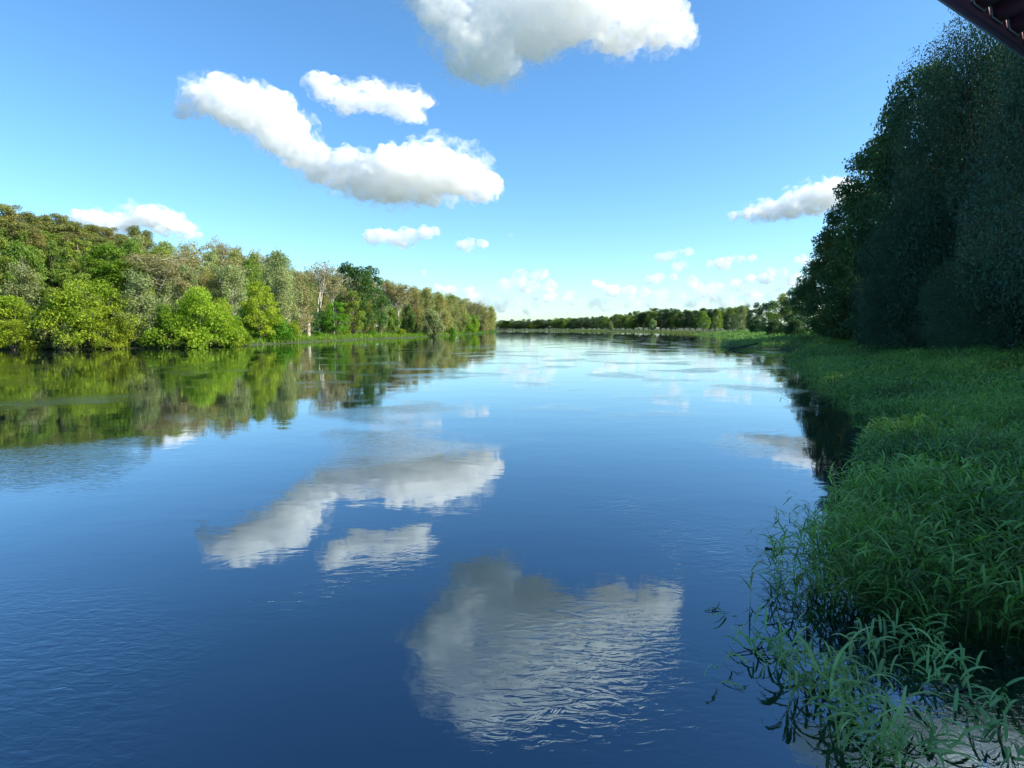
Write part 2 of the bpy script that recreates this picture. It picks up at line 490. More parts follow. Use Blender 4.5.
def make_tree(kind, seed):
    """returns (trunk mesh, crown mesh, height, width); the tree stands at the origin, metres"""
    rs = np.random.RandomState(seed)
    paths = []; H = 18.0
    if kind == 'broad':                      # full crown, dense layered clumps
        H = 18; Wd = 6.2
        n = 74
        u = rs.random(n); th = rs.random(n) * 2 * np.pi
        z = 0.13 + 0.85 * u
        prof = np.sin(np.clip((z - 0.02) / 0.98, 0, 1) ** 0.8 * np.pi) ** 0.55
        rr = Wd * prof * rs.uniform(0.45, 1.0, n)
        C = np.stack([rr * np.cos(th), rr * np.sin(th), z * H * 0.95], 1)
        Rr = rs.uniform(1.0, 2.1, n)
        V = leaves(rs, C, Rr, 9000, 0.27, 0.62, up=0.25)
        top = np.array([0.2, 0.1, H * 0.85])
        paths.append(limb((0, 0, -1.5), top, 0.36, 0.07, rs, 0.04, 9))
        for q in rs.choice(n, 30, False):
            h0 = np.clip(C[q, 2] * 0.6, 1.5, H * .7); paths.append(limb((0, 0, h0), C[q], 0.12, 0.03, rs, 0.12))
        W = 2 * Wd + 2.5
    elif kind == 'spread':                   # wide low crown with drooping tiers down to the water
        H = 13; Wd = 7.2
        n = 95
        th = rs.random(n) * 2 * np.pi; z = rs.random(n) ** 0.85
        prof = np.sqrt(np.clip(1 - (z * 0.96) ** 2.2, 0, 1))
        rr = Wd * prof * np.sqrt(rs.uniform(0.15, 1.0, n)) * (0.85 + 0.28 * np.sin(th * 2 + z * 4 + seed) + 0.15 * np.sin(th * 5 + seed * 2))
        z = z * (0.8 + 0.2 * np.sin(th * 2 + seed * 1.7)) 
        C = np.stack([rr * np.cos(th), rr * np.sin(th), 0.7 + z * (H - 1.8)], 1)
        Rr = rs.uniform(1.0, 2.2, n)
        V = leaves(rs, C, np.stack([Rr, Rr, Rr * 0.6], 1), 15000, 0.22, out=0.35, up=0.3, hang=0.9, shell=0.35, tail=0.18)
        for q in rs.choice(n, 34, False):
            paths.append(limb((rs.normal() * .3, rs.normal() * .3, 0.3), C[q], 0.13, 0.03, rs, 0.14))
        paths.append(limb((0, 0, -1.5), (0, 0, H * 0.8), 0.28, 0.05, rs, 0.06, 7))
        W = 2 * Wd + 2
    elif kind == 'feather':                  # soft grey-green willow or aspen: many fine upswept plumes
        H = 18; Wd = 4.3
        n = 80
        th = rs.random(n) * 2 * np.pi; z = rs.random(n)
        prof = (0.35 + 0.65 * np.sin(np.clip(z * 1.02, 0, 1) ** 0.75 * np.pi))
        rr = Wd * prof * rs.uniform(0.2, 1.0, n)
        C = np.stack([rr * np.cos(th), rr * np.sin(th), 2.2 + z * (H - 3.6)], 1)
        Rr = rs.uniform(0.8, 1.5, n)
        V = leaves(rs, C, np.stack([Rr, Rr, Rr * 1.15], 1), 11000, 0.21, out=0.3, shell=0.25, tail=0.2, hang=0.6, aspect=2.6)
        paths.append(limb((0, 0, -1.5), (rs.normal() * .6, 0, H * 0.9), 0.27, 0.05, rs, 0.05, 9))
        for q in range(0, n, 2):
            h0 = np.clip(C[q, 2] * 0.65, 1.5, H * .75); paths.append(limb((0, 0, h0), C[q], 0.09, 0.025, rs, 0.1))
        W = 2 * Wd + 1.5
    elif kind == 'pine':
        H = 17; Wd = 3.0
        cl = []; 
        nl = 24
        for q in range(nl):
            z = H * (0.42 + 0.57 * (q / (nl - 1)))
            rad = Wd * (1 - ((q / (nl - 1)) ** 2.2) * 0.7) * rs.uniform(0.3, 1.15)
            th = q * 2.4 + rs.normal() * 0.4
            p = (rad * math.cos(th), rad * math.sin(th), z + rs.normal() * 0.3)
            cl.append(p)
            paths.append(limb((0, 0, z - 0.9), p, 0.07, 0.02, rs, 0.1))
            if rs.random() < .6: cl.append((p[0] * .5, p[1] * .5, z + .3))
        C = np.array(cl); Rr = rs.uniform(0.8, 1.5, len(C))
        V = leaves(rs, C, np.stack([Rr, Rr, Rr * 0.75], 1), 8500, 0.19, out=0.3, up=0.3, aspect=3.0, shell=0.2, tail=0.22)
        paths.append(limb((0, 0, -1.5), (0.2, 0.1, H * 0.97), 0.24, 0.05, rs, 0.03, 9))
        for q in range(7):
            z = H * rs.uniform(.2, .48); th = rs.random() * 6.28; l = rs.uniform(.5, 1.6)
            paths.append(limb((0, 0, z), (l * math.cos(th), l * math.sin(th), z + rs.uniform(-.3, .2)), 0.04, 0.012, rs, 0.1, 3))
        W = 2 * Wd + 1.5
    elif kind in ('sparse', 'bare'):         # open crown of fine limbs, the pale trunk shows
        H = 20; n = 60 if kind == 'sparse' else 64
        cl = []
        stems = [((0, 0, -1.5), (0.3, 0.1, H * 0.55))]
        for q in range(4): stems.append(((0.1, 0, H * (0.35 + .08 * q)), (rs.normal() * 2.0, rs.normal() * 2.0, H * rs.uniform(.78, .96))))
        for i, (a, b) in enumerate(stems): paths.append(limb(a, b, 0.17 if i == 0 else 0.09, 0.08 if i == 0 else 0.025, rs, 0.05, 7))
        for q in range(n):
            a = stems[1 + q % 4]; t = rs.uniform(0.25, 1)
            base = np.array(a[0]) * (1 - t) + np.array(a[1]) * t
            d = rs.normal(size=3); d[2] = abs(d[2]) * .9 + .3; d /= np.linalg.norm(d)
            tip = base + d * rs.uniform(1.4, 3.6) * (1.3 - 0.6 * t)
            paths.append(limb(base, tip, 0.05, 0.012, rs, 0.12, 4)); cl.append(tip)
            for _ in range(3):
                d2 = d + rs.normal(size=3) * .6; d2 /= np.linalg.norm(d2)
                b2 = base + (tip - base) * rs.uniform(.3, .9); paths.append(limb(b2, b2 + d2 * rs.uniform(.6, 1.6), 0.022, 0.008, rs, 0.1, 3)); cl.append(b2 + d2)
        C = np.array(cl); Rr = rs.uniform(0.5, 1.1, len(C))
        V = leaves(rs, C, Rr, 5200 if kind == 'sparse' else 1300, 0.17, 1.0, shell=0.1, tail=0.2)
        W = 7.5
    elif kind == 'bush':
        H = 6; n = 46
        d = rs.normal(size=(n, 3)); d[:, 2] = np.abs(d[:, 2]); d /= np.linalg.norm(d, axis=1)[:, None]
        C = d * np.array([2.6, 2.6, 4.4]) * rs.uniform(.5, 1, n)[:, None] + np.array([0, 0, .8])
        Rr = rs.uniform(0.5, 1.1, n)
        V = leaves(rs, C, Rr, 6000, 0.17, 0.9, shell=0.3, tail=0.15)
        for q in range(0, n, 3): paths.append(limb((0, 0, -.6), C[q], 0.07, 0.02, rs, 0.12, 4))
        W = 7
    elif kind == 'bigwillow':                # the near trees on the right: tall, dense, fine-leaved drooping plumes to the ground
        H = 22; Wd = 7.2
        n = 130
        th = rs.random(n) * 2 * np.pi; z = rs.random(n) ** 0.75
        prof = 0.55 + 0.45 * np.sin(np.clip(z, 0, 1) ** 0.8 * np.pi); prof *= np.where(z > .75, np.sqrt(np.clip(1 - ((z - .75) / .27) ** 2, 0, 1)), 1)
        rr = Wd * prof * np.sqrt(rs.uniform(0.2, 1.0, n))
        C = np.stack([rr * np.cos(th), rr * np.sin(th), 1.2 + z * (H - 2.4)], 1)
        Rr = rs.uniform(1.3, 3.0, n)
        V = leaves(rs, C, np.stack([Rr * .85, Rr * .85, Rr * 1.3], 1), 150000, 0.105, out=0.6, shell=0.72, tail=0.07, hang=0.5, aspect=2.8)
        paths.append(limb((0, 0, -1.5), (0.6, 0.2, H * 0.5), 0.5, 0.25, rs, 0.04, 8))
        for q in range(6):
            paths.append(limb((0.2, 0, H * (.12 + .05 * q)), (rs.normal() * 3, rs.normal() * 3, H * rs.uniform(.7, .95)), 0.24, 0.05, rs, 0.08, 8))
        for q in range(0, n, 3):
            h0 = np.clip(C[q, 2] * 0.7, 1.5, H * .7); paths.append(limb((0.2, 0, h0), C[q], 0.09, 0.02, rs, 0.12, 5))
        W = 2 * Wd + 2.5
    elif kind == 'bigbroad':
        H = 20; Wd = 6.8; n = 170
        th = rs.random(n) * 2 * np.pi; z = rs.random(n)
        prof = 0.5 + 0.5 * np.sin(np.clip(z, 0, 1) ** 0.7 * np.pi); prof *= np.where(z > .7, np.sqrt(np.clip(1 - ((z - .7) / .32) ** 2, 0, 1)), 1)
        rr = Wd * prof * np.sqrt(rs.uniform(0.25, 1.0, n))
        C = np.stack([rr * np.cos(th), rr * np.sin(th), 1.0 + z * (H - 2.2)], 1)
        Rr = rs.uniform(0.9, 1.8, n)
        V = leaves(rs, C, Rr, 42000, 0.16, 0.6, out=0.5, shell=0.4, tail=0.12, aspect=1.7)
        paths.append(limb((0, 0, -1.5), (0.6, 0.2, H * 0.8), 0.42, 0.1, rs, 0.04, 8))
        for q in range(0, n, 3):
            h0 = np.clip(C[q, 2] * 0.65, 1.5, H * .7); paths.append(limb((0.1, 0, h0), C[q], 0.1, 0.02, rs, 0.12, 5))
        W = 2 * Wd + 2.5
    tv, tq = tubes(paths, 6 if kind.startswith('big') else 5)
    zt = V[:, 2].max() if len(V) else H
    return mesh_np('trunk', tv, tq, True), leaf_mesh('crown', V), zt, W

BARK = dict(
    grey=rough_mat('grey_bark', (0.09, 0.075, 0.055), (0.2, 0.17, 0.13), 6, (1, 1, .25)),
    pale=rough_mat('pale_bark', (0.35, 0.31, 0.25), (0.6, 0.56, 0.48), 4, (1, 1, .3)),
    pine=rough_mat('orange_pine_bark', (0.22, 0.09, 0.04), (0.42, 0.2, 0.09), 4, (1, 1, .3)),
    dark=rough_mat('dark_bark', (0.03, 0.025, 0.02), (0.09, 0.075, 0.06), 6, (1, 1, .25)))
LEAF = dict(
    lime=leaf_mat('lime_green_leaves', (0.225, 0.315, 0.022), 0.38),
    bright=leaf_mat('bright_green_leaves', (0.115, 0.235, 0.014), 0.38),
    mid=leaf_mat('mid_green_leaves', (0.16, 0.235, 0.035), 0.33),
    dark=leaf_mat('dark_green_leaves', (0.055, 0.12, 0.025), 0.3),
    olive=leaf_mat('olive_leaves', (0.25, 0.28, 0.085), 0.3, dead=(0.27, 0.22, 0.11), deadamt=0.3),
    silver=leaf_mat('silver_green_leaves', (0.26, 0.32, 0.13), 0.3, (1.2, 1.3, .6)),
    rust=leaf_mat('rusty_sparse_leaves', (0.30, 0.29, 0.13), 0.3, (1.2, 1.15, .5), hue=0.008),
    pine=leaf_mat('pine_needles', (0.19, 0.21, 0.055), 0.15, dead=(0.21, 0.17, 0.055), deadamt=0.3),
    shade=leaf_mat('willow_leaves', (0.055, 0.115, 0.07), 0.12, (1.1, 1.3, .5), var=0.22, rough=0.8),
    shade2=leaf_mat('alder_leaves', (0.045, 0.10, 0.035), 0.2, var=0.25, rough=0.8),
    far=leaf_mat('far_wood_leaves', (0.055, 0.10, 0.035), 0.25))
NAME = dict(broad='broadleaf_tree', spread='spreading_tree', feather='aspen_tree', pine='pine_tree', sparse='birch_tree', bare='dying_tree', bush='round_bush', bigwillow='willow_tree', bigbroad='alder_tree')
PROTO = {}
def proto(kind, i):
    k = (kind, i)
    if k not in PROTO: PROTO[k] = make_tree(kind, hash(kind + str(i)) % 1 + sum(map(ord, kind)) * 7 + i * 13)
    return PROTO[k]
NV = dict(broad=3, spread=3, feather=4, pine=3, sparse=2, bare=2, bush=2, bigwillow=3, bigbroad=2)
TC = [0]
TREES = []
def tree(x, y, kind, leaf, bark, height, width, label, cat='tree', group=None, name=None, sink=0.0, var=None, rot=None):
    rs = np.random.RandomState(TC[0] * 31 + 5); TC[0] += 1
    tm, cm, zt, W = proto(kind, (TC[0] if var is None else var) % NV[kind])
    r = empty(name or NAME[kind], (x, y, gz(x, y) - sink))
    r.rotation_euler.z = rs.uniform(0, 6.28) if rot is None else rot
    s = height / zt; sw = width / W
    r.scale = (sw, sw, s)
    t = link('trunk', tm, r, BARK[bark]); c = link('crown', cm, r, LEAF[leaf])
    tag(r, label, cat, group)
    TREES.append((x, y))
    return r

def tree_px(px, ytop, D, wpx, kind, leaf, bark, label, **kw):
    """a tree D metres off whose crown top is seen at (px, ytop), crown wpx wide"""
    p = at_y(px, ytop, D)
    g = gz(p[0], p[1])
    h = p[2] - g
    return tree(p[0], p[1], kind, leaf, bark, max(h, 2.0), wpx / F * D, label, **kw)
# ---------------------------------------------------------------- left bank: trees one can tell apart
T = tree_px
T(2, 294, 87, 80, 'spread', 'lime', 'grey', 'lime green tree hanging over the water at the left edge of the photo')
T(22, 262, 106, 62, 'feather', 'silver', 'grey', 'grey-green willow behind the lime tree at the left edge')
T(84, 277, 89, 100, 'spread', 'lime', 'grey', 'broad lime green tree bending to the water, widest crown of the left shore')
T(40, 312, 87, 46, 'bush', 'olive', 'grey', 'pale olive shrub on the shore between the two leftmost lime trees', cat='shrub')
T(66, 322, 86, 30, 'bush', 'olive', 'grey', 'low straw-coloured shrub under the broadest lime tree', cat='shrub')
T(136, 268, 92, 58, 'feather', 'silver', 'grey', 'greyish willow drooping to the water between two big lime green trees')
T(196, 285, 95, 88, 'spread', 'lime', 'grey', 'rounded lime green tree on the shore, right of the greyish drooping willow')
T(226, 306, 101, 40, 'bush', 'bright', 'grey', 'small bright green shrub at the foot of the rounded lime tree', cat='shrub')
T(150, 250, 116, 48, 'sparse', 'rust', 'pale', 'rusty brown thin tree rising behind the greyish drooping willow')
T(176, 258, 120, 42, 'sparse', 'rust', 'pale', 'brown half-bare tree above the rounded lime tree')
T(105, 245, 116, 70, 'broad', 'bright', 'grey', 'fresh green round tree on the slope above the broadest lime tree')
T(128, 238, 124, 50, 'broad', 'mid', 'grey', 'mid green tree on the slope touching the fresh green round tree')
T(70, 268, 108, 60, 'broad', 'mid', 'grey', 'shaded green tree squeezed behind the broadest lime tree')
T(58, 255, 118, 58, 'broad', 'dark', 'grey', 'dark green tree on the slope below the orange pine trunks')
T(2, 268, 114, 60, 'feather', 'silver', 'grey', 'tall silvery willow at the left edge below the pines')
T(258, 281, 117, 44, 'broad', 'lime', 'grey', 'slim pointed lime green tree, third of the bright trees from the left', var=1)
T(252, 305, 121, 50, 'spread', 'bright', 'grey', 'low bright green bush-like tree at the foot of the slim lime tree')
T(278, 314, 122, 40, 'bush', 'bright', 'grey', 'light green shrub on the shore left of the white stump', cat='shrub')
T(292, 320, 132, 22, 'bush', 'lime', 'grey', 'little yellow-green shrub close to the white stump', cat='shrub')
T(232, 262, 126, 44, 'feather', 'silver', 'pale', 'grey-green poplar with a whitish stem left of the slim lime tree')
T(214, 262, 130, 40, 'sparse', 'silver', 'pale', 'thin silvery tree with visible white trunks above the rounded lime tree')
T(283, 262, 140, 44, 'feather', 'silver', 'pale', 'soft silvery aspen right of the slim lime tree')
T(300, 277, 146, 36, 'feather', 'rust', 'pale', 'brownish aspen with leaning crown, left of the white-trunked birch')
T(278, 247, 160, 44, 'feather', 'silver', 'grey', 'tall rounded grey-green tree breaking the skyline left of the birch')
T(319, 260, 166, 42, 'bare', 'rust', 'pale', 'tall nearly bare birch with a long white trunk and pinkish twigs', var=0, name='birch_tree')
T(332, 263, 170, 28, 'sparse', 'rust', 'pale', 'thin rusty crown just behind the nearly bare birch')
T(304, 292, 160, 40, 'broad', 'dark', 'grey', 'dark green tree behind the white stump')
T(335, 301, 164, 30, 'broad', 'bright', 'grey', 'small yellow-green tree at the foot of the nearly bare birch')
T(324, 308, 170, 20, 'bush', 'dark', 'grey', 'dark low bush behind the white birch trunk', cat='shrub')
T(352, 261, 184, 52, 'broad', 'dark', 'grey', 'big dark green tree right of the birch, darkest of the left bank', var=0)
T(371, 265, 196, 38, 'broad', 'dark', 'grey', 'second dark green tree with a rounded top, right beside the darkest one')
T(352, 290, 178, 30, 'broad', 'mid', 'grey', 'lower green tree in front of the darkest tree')
T(367, 300, 186, 26, 'broad', 'mid', 'grey', 'small green tree on the grass below the second dark tree')
T(380, 292, 200, 22, 'feather', 'silver', 'pale', 'slender silvery tree between the dark trees and the rusty poplars')
T(388, 279, 214, 34, 'sparse', 'rust', 'pale', 'rusty poplar with pale trunk, leftmost of the rusty pair')
T(398, 281, 218, 28, 'sparse', 'rust', 'pale', 'rusty poplar with pale trunk, right one of the rusty pair')
T(392, 305, 212, 22, 'bush', 'mid', 'grey', 'green undergrowth bush between the two rusty poplars', cat='shrub')
T(408, 303, 222, 22, 'bush', 'dark', 'grey', 'dark green bush right of the rusty pair of poplars', cat='shrub')
T(414, 284, 232, 28, 'feather', 'olive', 'grey', 'olive poplar right of the rusty pair')
T(426, 287, 250, 26, 'feather', 'olive', 'grey', 'olive poplar standing directly behind the round silver willow')
T(433, 306, 224, 30, 'bush', 'silver', 'grey', 'round silver-green willow bush leaning over the water', cat='shrub')
T(422, 309, 240, 14, 'bush', 'silver', 'grey', 'smaller pale willow bush left of the round silver one', cat='shrub')
T(440, 290, 272, 26, 'feather', 'olive', 'pale', 'brownish green poplar right of the round silver willow')
T(452, 293, 300, 22, 'feather', 'olive', 'pale', 'olive poplar halfway between the silver willow and the bright green one')
T(449, 313, 285, 14, 'bush', 'olive', 'grey', 'dull olive bush on the shore, right of the silver willow', cat='shrub')
T(462, 297, 330, 20, 'feather', 'olive', 'grey', 'olive tree behind the left edge of the bright green round tree')
T(466, 311, 335, 20, 'bush', 'bright', 'grey', 'bright green round tree near the right end of the left bank')
T(474, 314, 350, 14, 'bush', 'lime', 'grey', 'yellow-green bush adjoining the bright green round tree', cat='shrub')
T(477, 299, 380, 17, 'bare', 'rust', 'grey', 'bare-topped tree near the tip of the left bank')
T(484, 302, 420, 16, 'sparse', 'olive', 'grey', 'thin greyish tree next to last on the left bank')
T(491, 304, 470, 15, 'feather', 'olive', 'grey', 'last tree at the tip of the left bank, leaning out')
T(484, 316, 430, 16, 'bush', 'olive', 'grey', 'olive bush at the tip of the left bank', cat='shrub')
T(58, 296, 88, 52, 'spread', 'bright', 'grey', 'smaller yellow-green tree pressed against the left side of the broadest lime tree')
T(112, 303, 89, 48, 'spread', 'lime', 'grey', 'low lime tree leaning out from the right side of the broadest lime tree')
T(168, 303, 93, 50, 'spread', 'bright', 'grey', 'low bright tree between the greyish drooping willow and the rounded lime tree')
T(220, 296, 99, 48, 'spread', 'lime', 'grey', 'sloping lime tree at the right side of the rounded lime tree')
T(12, 318, 85, 50, 'spread', 'lime', 'grey', 'low lime tree over the water in the far left corner')
for px, D, yt, w_, lf, lb in ((318, 152, 330, 12, 'bright', 'tiny bright shrub on the grass strip just right of the white stump'), (346, 168, 329, 14, 'lime', 'small lime shrub on the grass strip below the darkest tree'),
                          (372, 182, 329, 12, 'bright', 'low shrub on the grass strip left of the rusty pair of poplars'), (402, 205, 328, 13, 'lime', 'low lime shrub on the grass strip below the rusty pair of poplars'),
                          (452, 268, 326, 10, 'bright', 'low bright shrub on the grass strip between the silver willow and the bright round tree'), (244, 104, 328, 20, 'lime', 'low lime shrub at the water below the slim lime tree')):
    T(px, yt, D, w_, 'bush', lf, 'grey', lb, cat='shrub')
# pines on the ridge
for px, yt, D, wp, lb in ((8, 203, 134, 40, 'pine at the top left corner of the wood, tallest of the ridge'), (28, 211, 132, 36, 'pine with bare orange trunk, second from the left edge'),
                          (46, 214, 138, 34, 'pine with orange trunk, third from the left edge'), (60, 213, 140, 30, 'dark-topped pine poking above the ridge left of the white cloud'),
                          (76, 221, 138, 34, 'pine under the left end of the ridge cloud'), (92, 224, 142, 34, 'pine in front of the middle of the ridge cloud'),
                          (108, 226, 144, 32, 'pine under the right half of the ridge cloud'), (134, 225, 146, 32, 'ragged dark pine standing out against the ridge cloud'),
                          (146, 229, 148, 26, 'last pine at the right end of the ridge cloud'), (18, 222, 124, 34, 'pine with reddish trunk lower on the slope at left'),
                          (36, 228, 122, 30, 'lower pine in front of the orange trunks'), (70, 232, 126, 34, 'wide lower pine above the dark green slope tree'),
                          (100, 236, 130, 30, 'lower pine above the fresh green round tree'), (122, 234, 132, 30, 'lower pine beside the ragged dark pine')):
    T(px, yt, D, wp, 'pine', 'pine', 'pine', lb, group='pines on the ridge')
# the packed wood between and behind them
FN = {'silver': 'grey-green tree', 'olive': 'olive-brown tree', 'mid': 'green tree', 'rust': 'brownish thin tree', 'pine': 'pine'}
ROWN = ['front row', 'second row', 'third row', 'back row']
MARKS = [(8, 'above the lime tree at the left edge'), (36, 'above the pale olive shrub'), (62, 'left of the broadest lime tree top'), (88, 'above the broadest lime tree'), (114, 'right of the broadest lime tree top'),
         (136, 'above the greyish drooping willow'), (158, 'left of the rounded lime tree top'), (182, 'above the left half of the rounded lime tree'), (206, 'above the right half of the rounded lime tree'),
         (230, 'above the whitish-stemmed poplar'), (252, 'above the slim lime tree'), (272, 'beside the tall rounded skyline tree'), (290, 'above the soft silvery aspen'), (306, 'above the white stump'),
         (324, 'behind the bare birch'), (340, 'between the birch and the darkest tree'), (356, 'behind the darkest tree'), (372, 'behind the second dark tree'), (386, 'behind the left rusty poplar'),
         (400, 'behind the right rusty poplar'), (414, 'right of the rusty poplars'), (432, 'above the round silver willow'), (446, 'just right of the round silver willow'), (460, 'left of the bright green round tree'),
         (474, 'above the bright green round tree'), (499, 'near the tip of the left bank')]
def fill_label(kk, row, px):
    return FN[kk] + ' in the ' + ROWN[row] + ', ' + min(MARKS, key=lambda m: abs(m[0] - px))[1]
FG = 'trees filling the wood on the left bank'
rnd = random.Random(4)
SKY = [(0, 206), (60, 217), (110, 229), (150, 233), (175, 239), (215, 237), (245, 241), (262, 248), (280, 256), (310, 268), (345, 270), (372, 276), (400, 281), (430, 287), (455, 295), (475, 301), (495, 309)]
def skyline(px):
    return float(np.interp(px, [a for a, b in SKY], [b for a, b in SKY]))
SHX = [(0, 90), (130, 96), (200, 104), (240, 122), (300, 166), (350, 190), (400, 235), (450, 320), (480, 430), (496, 560)]
def shoreD(px): return float(np.interp(px, [a for a, b in SHX], [b for a, b in SHX]))
nf = 0
for row in range(4):
    px = -60.0 + row * 5
    while px < 494:
        d0 = shoreD(max(px, 0))
        D = d0 * (1.17 + 0.115 * row) + rnd.uniform(-3, 3) + (6 if px < 120 else 0)
        yt = skyline(px) + (26 if px < 250 else 16 if px < 350 else 9 if px < 440 else 4) * (3 - row) / 3.0 + rnd.uniform(-3, 4)
        if px < 130: kk = rnd.choice(['pine', 'pine', 'mid', 'mid']) if row > 1 else rnd.choice(['mid', 'mid', 'mid', 'olive'])
        elif px < 300: kk = rnd.choice(['silver', 'silver', 'olive', 'rust', 'mid'])
        else: kk = rnd.choice(['olive', 'olive', 'mid', 'silver', 'rust'])
        kind = 'pine' if kk == 'pine' else ('broad' if kk == 'mid' else 'sparse' if kk == 'rust' else 'feather')
        wp = 36 * (90 / d0) ** 0.72 * rnd.uniform(0.85, 1.15)
        T(px, yt, D, wp * 1.15, kind, kk, 'pine' if kk == 'pine' else rnd.choice(['grey', 'pale', 'grey']), fill_label(kk, row, px), group=FG)
        nf += 1
        px += wp * 0.72
# trees further left, out of the photo, only mirrored or shading
# ---------------------------------------------------------------- far bank
FB = 'trees of the far wood across the river'
FM = [(505, 'beside the left bank tip'), (525, 'a little right of the left bank tip'), (545, 'halfway from the left bank tip to the tiny pale bush'), (565, 'a step left of the tiny pale bush'), (590, 'just left of the tiny pale bush'),
      (611, 'behind the tiny pale bush'), (628, 'between the two pale bushes'), (645, 'left of the pale silvery bush'), (660, 'behind the pale silvery bush'), (676, 'right of the pale silvery bush'),
      (692, 'left of the sunlit rounded tree'), (706, 'behind the sunlit rounded tree'), (720, 'left of the pale leaning willow'), (738, 'behind the pale leaning willow'), (752, 'right of the pale leaning willow')]
def far_label(li, row, kind, px):
    return ('lighter' if li else 'dark') + {'broad': ' round', 'feather': ' upright', 'pine': ' pointed'}[kind] + ' far-wood tree ' + min(FM, key=lambda m: abs(m[0] - px))[1]
TOPS = [(498, 321), (520, 320), (555, 318.5), (600, 316.5), (625, 314), (640, 311), (655, 308.5), (680, 309), (700, 309), (722, 307.5), (740, 305.5), (752, 303)]
px = 500.0
while px < 752:
    D = float(np.interp(px, [500, 560, 600, 640, 690, 740, 760], [960, 900, 760, 620, 540, 420, 370]))
    for row in range(2):
        yt = float(np.interp(px, [a for a, b in TOPS], [b for a, b in TOPS])) + rnd.uniform(-1.4, 1.0) + (1.6 if row == 0 else 0)
        li = rnd.random() < 0.3
        kind = rnd.choice(['broad', 'broad', 'feather', 'pine'])
        T(px + rnd.uniform(-1, 1), yt, D * (1 + .05 * row) + rnd.uniform(-6, 6), rnd.uniform(10, 17) * (1 if px < 640 else 1.35), kind, 'mid' if li else 'far', 'grey', far_label(li, row, kind, px), group=FB)
    px += rnd.uniform(3.6, 5.5) * (1 if px < 640 else 1.4)
for px, yt, D, wp, kind, lf, lb in ((611, 320, 700, 7, 'bush', 'silver', 'tiny pale bush alone on the far point beside the sandy strip'),
                              (653, 318, 560, 10, 'bush', 'silver', 'pale silvery bush at the foot of the far wood'),
                              (742, 304, 300, 17, 'feather', 'silver', 'pale leaning willow lit by the sun at the right end of the far wood'),
                              (730, 309, 330, 16, 'broad', 'far', 'dark tree left of the pale leaning willow'),
                              (718, 309, 350, 15, 'broad', 'mid', 'sunlit green tree two places left of the pale leaning willow'),
                              (704, 311, 380, 15, 'broad', 'mid', 'sunlit rounded green tree above the yellow-green point'),
                              (756, 302, 260, 22, 'broad', 'far', 'dark tree right of the pale leaning willow'),
                              (769, 300, 220, 26, 'broad', 'shade2', 'dark wide tree midway between the pale willow and the tall right trees'),
                              (782, 293, 180, 30, 'broad', 'mid', 'green tree with sunlit top beside the tall dark trees on the right'),
                              (795, 287, 160, 34, 'broad', 'shade2', 'tree with sunlit top half hidden behind the tall dark trees'),
                              (806, 280, 135, 34, 'broad', 'shade2', 'tree deepest in the gap beside the first tall dark alder'),
                              (797, 316, 120, 30, 'bush', 'shade2', 'low dark bush on the bank at the very start of the tall dark row'),
                              (757, 318, 240, 20, 'bush', 'shade2', 'dark bush below the dark trees right of the pale willow'),
                              (776, 318, 170, 26, 'bush', 'shade2', 'dark bush on the shaded bank in front of the sunlit-topped tree')):
    T(px, yt, D, wp, kind, lf, 'pale' if 'leaning' in lb else 'grey', lb, cat='shrub' if kind == 'bush' else 'tree')
# ---------------------------------------------------------------- right bank: tall shaded trees
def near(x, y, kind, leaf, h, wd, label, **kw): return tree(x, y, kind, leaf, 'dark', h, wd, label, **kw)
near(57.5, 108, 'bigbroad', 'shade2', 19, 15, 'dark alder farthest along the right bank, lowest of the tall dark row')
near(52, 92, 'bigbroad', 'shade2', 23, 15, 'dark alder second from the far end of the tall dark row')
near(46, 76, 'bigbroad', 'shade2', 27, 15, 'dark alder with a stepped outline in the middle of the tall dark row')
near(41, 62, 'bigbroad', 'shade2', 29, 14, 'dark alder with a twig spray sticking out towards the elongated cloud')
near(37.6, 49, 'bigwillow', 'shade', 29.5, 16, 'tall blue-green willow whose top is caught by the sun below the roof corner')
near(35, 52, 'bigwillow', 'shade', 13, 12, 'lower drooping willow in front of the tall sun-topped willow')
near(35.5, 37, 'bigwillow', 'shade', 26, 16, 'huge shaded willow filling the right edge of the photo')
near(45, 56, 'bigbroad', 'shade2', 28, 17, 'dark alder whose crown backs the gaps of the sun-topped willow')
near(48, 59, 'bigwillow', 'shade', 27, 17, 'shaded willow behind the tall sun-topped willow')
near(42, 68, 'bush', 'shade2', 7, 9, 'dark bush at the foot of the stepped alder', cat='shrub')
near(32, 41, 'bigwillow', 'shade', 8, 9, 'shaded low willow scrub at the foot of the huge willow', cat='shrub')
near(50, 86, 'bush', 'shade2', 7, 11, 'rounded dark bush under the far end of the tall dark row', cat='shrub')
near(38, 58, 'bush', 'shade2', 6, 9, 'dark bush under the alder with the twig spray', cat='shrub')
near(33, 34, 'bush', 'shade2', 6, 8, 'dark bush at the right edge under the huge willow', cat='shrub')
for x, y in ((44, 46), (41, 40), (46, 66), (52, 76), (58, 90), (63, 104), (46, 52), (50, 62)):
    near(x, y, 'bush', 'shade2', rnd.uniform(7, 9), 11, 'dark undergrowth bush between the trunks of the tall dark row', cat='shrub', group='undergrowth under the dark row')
for x, y in ((51, 46), (52, 30), (40, 22), (38.5, 17), (37, 12), (36, 4), (35, -4), (35, -12), (34, -22), (44, 16), (44, 0), (44, -14), (52, 12), (50, -8), (58, 78), (64, 96), (56, 62)):  # mostly unseen trees, added to keep the sun off the grass and the row
    near(x, y, rnd.choice(['bigwillow', 'bigbroad']), 'shade', rnd.uniform(24, 27), 17, 'shaded tree added around the tall dark row, mostly out of view, blocking the sun', group='trees behind the dark row')
